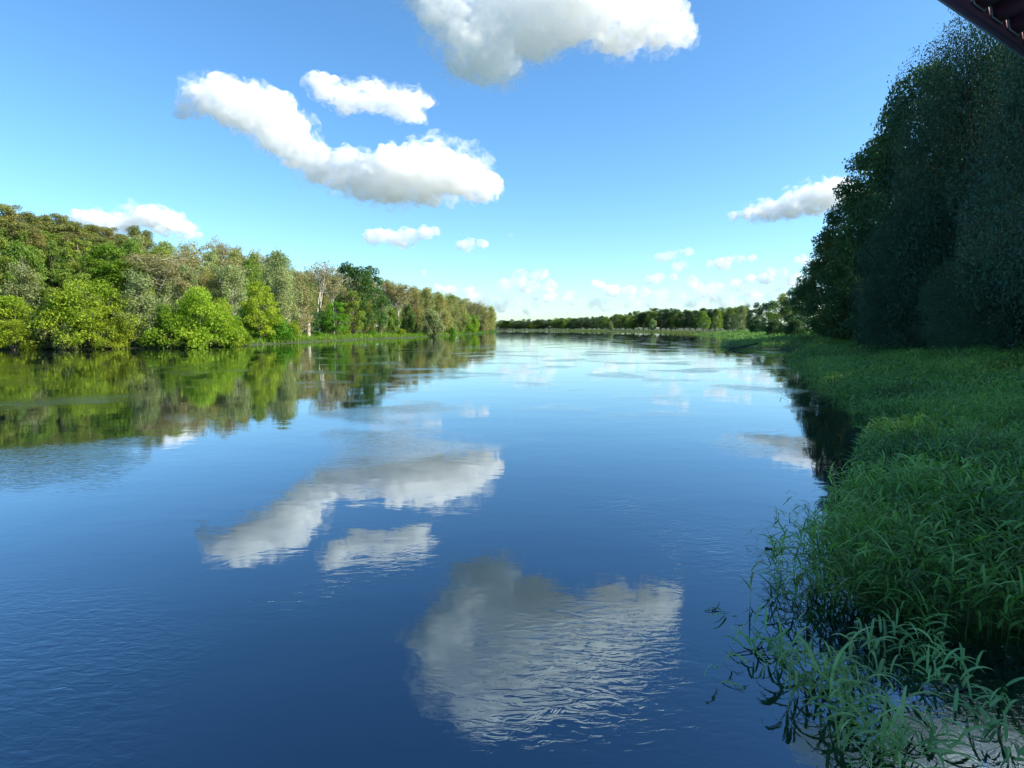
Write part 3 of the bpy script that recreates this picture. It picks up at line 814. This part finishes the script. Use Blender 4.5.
# ---------------------------------------------------------------- grass and reeds
def ribbons(rs, base, length, width, az, e0, e1, segs, twist=0.5):
    """curved tapering blades; base (n,3)"""
    n = len(base)
    t = (np.arange(segs) + 0.5) / segs
    e = e0[:, None] + (e1 - e0)[:, None] * t[None, :] ** 1.1
    st = length[:, None] / segs
    dx = np.cos(e) * st; dz = np.sin(e) * st
    hx = np.concatenate([np.zeros((n, 1)), np.cumsum(dx, 1)], 1); hz = np.concatenate([np.zeros((n, 1)), np.cumsum(dz, 1)], 1)
    u = np.stack([np.cos(az), np.sin(az), 0 * az], 1)
    P = base[:, None] + u[:, None] * hx[..., None]; P[..., 2] += hz
    tw = rs.uniform(-twist, twist, n)
    s = np.stack([-np.sin(az) * np.cos(tw), np.cos(az) * np.cos(tw), np.sin(tw)], 1)
    tt = np.linspace(0, 1, segs + 1)
    prof = np.clip(np.minimum(0.45 + tt * 2.2, 1.05 * (1 - tt) ** 0.6), 0.04, 1)
    wd = width[:, None] * prof[None]
    A = P + s[:, None] * wd[..., None] / 2; B = P - s[:, None] * wd[..., None] / 2
    V = np.stack([A, B], 2).reshape(n, -1, 3)
    q = np.arange(segs)[:, None] * 2 + np.array([0, 1, 3, 2])[None]
    Q = (np.arange(n) * (segs + 1) * 2)[:, None, None] + q[None]
    return V.reshape(-1, 3), Q.reshape(-1, 4)

class Bag:
    def __init__(s): s.V = []; s.Q = []; s.o = 0
    def add(s, V, Q): s.V.append(V); s.Q.append(Q + s.o); s.o += len(V)
    def mesh(s, name): return mesh_np(name, np.concatenate(s.V), np.concatenate(s.Q))

def reed_stems(bag, rs, P, h, nl, ll, lw, segs, stem_w=0.006, lean=0.18, droop=(-70, 20)):
    """P (n,3) feet, h (n,) heights: a stem with nl leaves up it"""
    n = len(P)
    az = rs.uniform(0, 6.28, n); e0 = np.radians(rs.uniform(80, 92, n)); e1 = e0 - rs.uniform(0, lean * 3, n)
    V, Q = ribbons(rs, P, h, np.full(n, stem_w), az, e0, e1, 2); bag.add(V, Q)
    for k in range(nl):
        f = 0.3 + 0.7 * (k + rs.random(n)) / nl
        # follow the stem
        em = e0 + (e1 - e0) * f * 0.5
        b = P.copy(); b[:, 0] += np.cos(az) * np.cos(em) * h * f; b[:, 1] += np.sin(az) * np.cos(em) * h * f; b[:, 2] += np.sin(em) * h * f
        la = rs.uniform(0, 6.28, n) if k % 2 == 0 else la + np.pi + rs.normal(0, .4, n)
        L_ = ll * rs.uniform(0.6, 1.25, n); 
        V, Q = ribbons(rs, b, L_, lw * rs.uniform(0.7, 1.2, n), la, np.radians(rs.uniform(35, 78, n)), np.radians(rs.uniform(*droop, n)), segs, 0.6)
        bag.add(V, Q)

def scatter(rs, r0, r1, a0, a1, dens):
    n = int(dens * (a1 - a0) * (r1 * r1 - r0 * r0) / 2)
    r = np.sqrt(rs.uniform(r0 * r0, r1 * r1, n)); a = rs.uniform(a0, a1, n)
    return np.stack([r * np.sin(a), r * np.cos(a)], 1)

rs = np.random.RandomState(7)
grass_near_m = leaf_mat('reed_grass_blades', (0.20, 0.335, 0.075), 0.32, (1.1, 1.35, .5), var=1.0, hue=0.04, scale=0.3, dead=(0.24, 0.22, 0.10), deadamt=-0.05, rough=0.45)
bag = Bag()
for (r0, r1, dens, nl, ll, lw, segs, sw) in ((3.5, 14, 100, 7, .31, .026, 5, .007), (14, 28, 62, 6, .34, .028, 4, .009), (28, 60, 32, 4, .44, .038, 3, .015), (60, 125, 8.5, 3, .75, .08, 2, .03), (125, 320, 1.3, 3, 1.1, .2, 2, .06)):
    P = scatter(rs, r0, r1, R(8 if r0 > 60 else 14), R(72) if r1 < 61 else R(46), dens)
    dr = seg_dist(P, RA); ins = inside(P, POLY)
    cl = vnoise(P[:, 0], P[:, 1], 0.9, 3); c2 = vnoise(P[:, 0], P[:, 1], 3.3, 4)
    p = np.where(ins, np.where(r1 < 15, np.clip(0.5 - dr / np.where(P[:, 1] > 7.5, 0.7, 1.2), 0, 1) * (cl > .45) * 0.7, np.clip(0.5 - dr / (0.03 * r1), 0, 1) * .7), np.clip(-0.05 + cl * 1.0 + c2 * 0.6, 0.12, 1))
    p = np.where(~ins & (seg_dist(P, LA) < dr), 0, p)
    keep = (rs.random(len(P)) < p)
    P = P[keep]; ins = ins[keep]; dr = dr[keep]; c2 = c2[keep]; cl = cl[keep]
    z = np.maximum(ground_z(P), -0.25)
    h = rs.uniform(0.55, 1.05, len(P)) * (0.42 + 0.75 * c2 + 0.35 * cl) * np.where(ins, 0.6, np.clip(0.72 + dr * 0.1, 0, 1.08))
    h *= 0.85 if 13 < r0 < 60 else 1.0
    reed_stems(bag, rs, np.column_stack([P, z]), h, nl, ll, lw * (0.55 + 0.95 * vnoise(P[:, 0], P[:, 1], 1.7, 9)), segs, sw)
tag(link('reed_grass', bag.mesh('reed_grass'), None, grass_near_m), kind='stuff')

bag = Bag()
for r0, r1, dens, w_ in ((4, 14, 5, .007), (14, 40, 2.2, .016), (40, 110, .5, .04)):
    P = scatter(rs, r0, r1, R(14), R(60), dens)
    P = P[~inside(P, POLY) & (seg_dist(P, RA) < seg_dist(P, LA)) & (vnoise(P[:, 0], P[:, 1], 4, 12) > .42)]; n = len(P)
    b = np.column_stack([P, ground_z(P)]); az = rs.uniform(0, 6.28, n)
    V, Q = ribbons(rs, b, rs.uniform(.8, 1.35, n), np.full(n, w_), az, np.radians(rs.uniform(70, 92, n)), np.radians(rs.uniform(30, 85, n)), 4); bag.add(V, Q)
    V, Q = ribbons(rs, b, rs.uniform(.4, .8, n), np.full(n, w_ * 2), az + 2, np.radians(rs.uniform(50, 80, n)), np.radians(rs.uniform(-80, -20, n)), 4); bag.add(V, Q)
tag(link('dry_grass', bag.mesh('dry_grass'), None, leaf_mat('dry_stalks', (0.30, 0.25, 0.12), 0.2, (1, 1, .8), var=.6)), kind='stuff')

# sunlit grass along the left shore, and on the far point
def strip(name, A, ymin, ymax, wd, dens, h, ll, lw, mat, pts=None):
    P = []
    for a, b in zip(A[:-1], A[1:]):
        L_ = np.hypot(*(b - a)); n = int(L_ * wd * dens)
        t = rs.random(n); q = a + (b - a) * t[:, None]
        nr = np.array([-(b - a)[1], (b - a)[0]]) / L_
        q = q + nr * rs.uniform(-wd, wd, n)[:, None]; P.append(q)
    P = np.concatenate(P)
    m = (~inside(P, POLY)) & (P[:, 1] > ymin) & (P[:, 1] < ymax); P = P[m]
    bg = Bag(); n = len(P)
    z = ground_z(P)
    for k in range(3):
        V, Q = ribbons(rs, np.column_stack([P, z]), h * rs.uniform(.5, 1.2, n), np.full(n, lw), rs.uniform(0, 6.28, n), np.radians(rs.uniform(60, 95, n)), np.radians(rs.uniform(-10, 70, n)), 2)
        bg.add(V, Q)
    tag(link(name, bg.mesh(name), None, mat), kind='stuff')
strip('shore_grass', LA, 60, 300, 14, 3.4, 1.3, 1, .12, leaf_mat('sunlit_shore_grass', (0.13, 0.25, 0.022), 0.35, var=.5, scale=.12))
strip('shore_grass', LA, 300, 620, 12, 0.9, 1.3, 1, .25, bpy.data.materials['sunlit_shore_grass'])
strip('meadow_grass', RA, 180, 700, 15, 0.55, 1.0, 1, .4, leaf_mat('yellow_green_meadow', (0.10, 0.17, 0.035), 0.35, var=.5, scale=.04))
strip('meadow_grass', RA, 600, 930, 20, 0.2, 1.2, 1, .7, bpy.data.materials['yellow_green_meadow'])

# ---------------------------------------------------------------- single tufts standing in the water
tuft_m = leaf_mat('water_reed_blades', (0.24, 0.40, 0.14), 0.3, (1.1, 1.35, .5), var=0.5, hue=0.05, scale=2.0, rough=0.4)
TG = 'reed tufts standing out in the water'
def tuft(px, py, n, spread, h, ll, label, nl=4, lw=0.03):
    global rs
    p = on_z(px, py, 0)
    b = Bag()
    F_ = rs.normal(size=(n, 2)) * spread
    reed_stems(b, rs, np.column_stack([F_, np.full(n, -0.25)]), rs.uniform(.7, 1.1, n) * (h + .25), nl, ll, lw, 7, .007, 0.45, (-95, -20))
    o = link('reed_tuft', b.mesh('reed_tuft'), None, tuft_m)
    o.location = (p[0], p[1], 0)
    tag(o, label, 'reeds', TG)
tuft(800, 690, 9, .07, .40, .34, 'broad-leaved reed tuft standing upright in open water, left of the bottom cluster')
tuft(850, 720, 15, .10, .36, .36, 'pale arching reed tuft in the middle of the bottom water cluster')
tuft(872, 758, 16, .09, .32, .38, 'large-leaved reed tuft cut by the bottom edge of the photo')
tuft(868, 690, 12, .10, .36, .32, 'tufted reeds just above the large-leaved tuft at the bottom')
tuft(920, 748, 10, .06, .30, .30, 'drooping reed tuft right of the large-leaved tuft at the bottom')
tuft(835, 692, 9, .08, .34, .30, 'small reed tuft between the upright tuft and the bottom cluster')
tuft(736, 660, 3, .04, .28, .34, 'few arching blades bowed over the water left of the reed edge', 2)
tuft(712, 676, 2, .02, .16, .34, 'leftmost pair of pale blades curling over the water', 2)
tuft(722, 618, 2, .03, .10, .30, 'two low blades lying on the water above the curling pair', 2)
tuft(775, 655, 12, .10, .32, .32, 'reed tuft at the lower left corner of the reed edge')
tuft(786, 515, 5, .10, .34, .30, 'thin dark reed sprig standing alone highest in the open water', 2, .018)
tuft(775, 545, 6, .16, .26, .24, 'loose dark reed sprigs in open water below the lone thin sprig', 2, .018)
tuft(800, 548, 9, .18, .34, .28, 'sparse reed tuft between the lone sprigs and the dense reed edge', 3, .02)
tuft(788, 590, 14, .16, .42, .30, 'bushy reed tuft at the left tip of the dense reed edge', 4, .016)
tuft(815, 520, 10, .18, .36, .28, 'reed tuft hugging the dense edge beside the pale cloud reflection', 3, .02)
tuft(985, 715, 8, .08, .22, .30, 'dark reed blades over the pale reflection near the right edge')
tuft(1012, 752, 9, .06, .26, .26, 'reed tuft at the bottom right corner of the photo')
tuft(895, 655, 14, .12, .30, .32, 'reed tuft at the lower edge of the reed bed above the bottom cluster')
tuft(940, 672, 14, .14, .28, .32, 'reed tuft at the lower edge of the reed bed, near the right edge')
tuft(782, 372, 12, .35, .5, .5, 'dark reed tuft in the water at the far bend of the grassy bank', 2, .03)
tuft(797, 392, 14, .35, .5, .5, 'dark reed tuft beside the dark tree reflection', 2, .03)

# ---------------------------------------------------------------- wood lying and standing about
wood_pale = rough_mat('bleached_wood', (0.4, 0.36, 0.3), (0.65, 0.6, 0.52), 5, (1, 1, .3))
wood_dark = rough_mat('wet_dark_wood', (0.02, 0.016, 0.012), (0.06, 0.05, 0.04), 6, (1, 1, .3))
def wood(name, paths, mat, label, cat, loc=(0, 0, 0)):
    V, Q = tubes(paths, 7)
    o = link(name, mesh_np(name, V, Q, True), None, mat); o.location = loc
    return tag(o, label, cat)
rr = np.random.RandomState(3)
p = at_y(308, 328, 152)
g = gz(p[0], p[1])
wood('tree_stump', [limb((0, 0, -.4), (0.05, 0, 5.6), .55, .42, rr, .02, 5), limb((0, 0, 4.2), (1.3, 0, 5.4), .22, .1, rr, .02, 4)], wood_pale,
     'broken whitish trunk stump standing on the left shore beside the bare birch', 'stump', (p[0], p[1], g))
p = on_z(300, 340, .25)
wood('fallen_log', [limb((-4.5, 0, 0), (4.5, 1.5, .15), .22, .12, rr, .02, 6), limb((-2, 0, 0), (-3, -.5, 1.1), .09, .03, rr, .05, 4)], wood_dark, 'dark log lying at the waterline below the white stump', 'log', tuple(p))
p = on_z(272, 340, .4)
wood('driftwood', [limb((rr.uniform(-3, 3), rr.uniform(-1, 1), 0), (rr.uniform(-3, 3), rr.uniform(-1, 1), rr.uniform(.4, 1.8)), .1, .04, rr, .08, 5) for _ in range(9)], wood_pale,
     'pile of bleached driftwood branches on the shore left of the stump', 'driftwood', tuple(p))
p = on_z(206, 346, .3)
for q, (px, lb) in enumerate(((737, 'dark branches dipping into the water off the grassy point on the right'),)):
    p = on_z(px, 350, 0)
    wood('fallen_branch', [limb((3.5, 1.5, .9), (-1.5, -1, .05), .12, .04, rr, .06, 7)] + [limb((2.5 - k * .7, 1 - k * .3, .7 - k * .13), (1.5 - k * .9 + rr.normal() * .4, -.8 + rr.normal() * .4, rr.uniform(-.3, .9)), .05, .015, rr, .1, 5) for k in range(6)],
         wood_dark, lb, 'branch', tuple(p))
p = on_z(715, 611, 0.0)
wood('floating_twig', [limb((-.11, .0, .008), (.14, -.04, .006), .004, .001, rr, .12, 6), limb((-.03, .0, .008), (.06, .03, .02), .006, .002, rr, .12, 5), limb((0, 0, .01), (.08, .09, .05), .006, .003, rr, .05, 4)], wood_dark, 'short dark twig floating in front of the reed edge', 'twig', tuple(p))
p = on_z(772, 549, 0.0)
wood('floating_twig', [limb((-.09, .01, .012), (.09, -.02, .01), .012, .006, rr, .05, 5)], wood_dark, 'small dark twig floating beside the loose reed sprigs', 'twig', tuple(p))
p = on_z(755, 652, 0.0)
wood('floating_twig', [limb((-.22, -.05, .006), (.25, .08, .006), .006, .002, rr, .12, 7), limb((-.05, 0, .006), (.15, -.1, .02), .005, .002, rr, .1, 5), limb((.0, 0, .01), (.12, .14, .03), .008, .004, rr, .06, 5)], wood_dark,
     'forked dark twig floating at the foot of the bowed blades', 'twig', tuple(p))
p = on_z(965, 690, 0.0)
wood('floating_twig', [limb((-.15, -.05, .01), (.2, .08, .01), .008, .004, rr, .06, 6), limb((.03, .02, .01), (.10, -.12, .02), .006, .003, rr, .06, 5)], wood_dark,
     'thin crossed dark twig over the pale reflection at lower right', 'twig', tuple(p))

# ---------------------------------------------------------------- roof corner at the top right
def paint(name, col, rough=0.45, metal=0.0):
    m, nt, out = new_mat(name)
    L = nt.links.new
    tc = N(nt, 'ShaderNodeTexCoord'); no = N(nt, 'ShaderNodeTexNoise'); no.inputs['Scale'].default_value = 9; no.inputs['Detail'].default_value = 6
    L(tc.outputs['Object'], no.inputs['Vector'])
    r = N(nt, 'ShaderNodeMapRange'); r.inputs[3].default_value = .75; r.inputs[4].default_value = 1.2; L(no.outputs['Fac'], r.inputs[0])
    h = N(nt, 'ShaderNodeHueSaturation'); h.inputs['Color'].default_value = (*col, 1); L(r.outputs[0], h.inputs['Value'])
    p = N(nt, 'ShaderNodeBsdfPrincipled'); p.inputs['Roughness'].default_value = rough; p.inputs['Metallic'].default_value = metal
    L(h.outputs[0], p.inputs['Base Color']); L(p.outputs[0], out.inputs[0]); return m
RO = at_y(947, 0, 3.87); RO2 = at_y(1036, 62, 4.72)
RO = np.array(RO); RO2 = np.array([RO2[0], RO2[1], RO2[2]])
ex = RO2 - RO; ex[2] = 0; ex /= np.linalg.norm(ex); iny = np.array([ex[1], -ex[0], 0.0])
roof = empty('roof_eave', tuple(RO)); roof.rotation_euler.z = math.atan2(ex[1], ex[0])
tag(roof, 'dark burgundy ribbed metal roof corner jutting in at the top right', 'roof')
def box_mesh(name, x0, x1, y0, y1, z0, z1):
    V = [(x, y, z) for z in (z0, z1) for y in (y0, y1) for x in (x0, x1)]
    Q = [(0, 2, 3, 1), (4, 5, 7, 6), (0, 1, 5, 4), (2, 6, 7, 3), (0, 4, 6, 2), (1, 3, 7, 5)]
    return mesh_np(name, V, Q)
slope = (RO2[2] - RO[2]) / np.hypot(*(RO2 - RO)[:2])
# ribbed sheet: trapezoid profile along x (the eave), ribs run inwards along -y
prof = []; x = -1.0; zz = 0
while x < 2.4:
    prof += [(x, 0.0), (x + .16, 0.0), (x + .195, .05), (x + .255, .05)]; x += .29
V = []; 
for y, dz in ((-.075, 0.0), (-1.6, .28)):
    for s_ in (0, .012):
        V += [(a, y, b + dz + s_) for a, b in prof]
n = len(prof); Q = []
for k in range(n - 1):
    Q += [(k, k + 1, 2 * n + k + 1, 2 * n + k), (n + k, 3 * n + k, 3 * n + k + 1, n + k + 1), (k, n + k, n + k + 1, k + 1), (2 * n + k, 2 * n + k + 1, 3 * n + k + 1, 3 * n + k)]
link('roof_sheet', mesh_np('roof_sheet', V, Q), roof, paint('burgundy_paint', (0.30, 0.07, 0.09), .6))
link('fascia', box_mesh('fascia', -1.1, 2.5, -.07, -.012, -.03, .09), roof, paint('dark_plum_paint', (0.20, 0.08, 0.12), .6))
link('drip_edge', box_mesh('drip_edge', -1.1, 2.5, -.010, .004, -.034, .094), roof, paint('pale_metal_edge', (0.5, 0.5, 0.58), .35, .3))
V = []; 
tp = [[(a - .012, -.08, b - .012), (a + .0, -.08, b - .012)] for a, b in prof]
pa = [(np.array([(a, -.082, b - .008) for a, b in prof]), np.full(n, .007))]
tv, tq = tubes(pa, 4); link('sheet_trim', mesh_np('sheet_trim', tv, tq), roof, bpy.data.materials['pale_metal_edge'])
link('post', box_mesh('post', 2.2, 2.32, -1.3, -1.18, -6.0, .22), roof, bpy.data.materials['dark_plum_paint'])
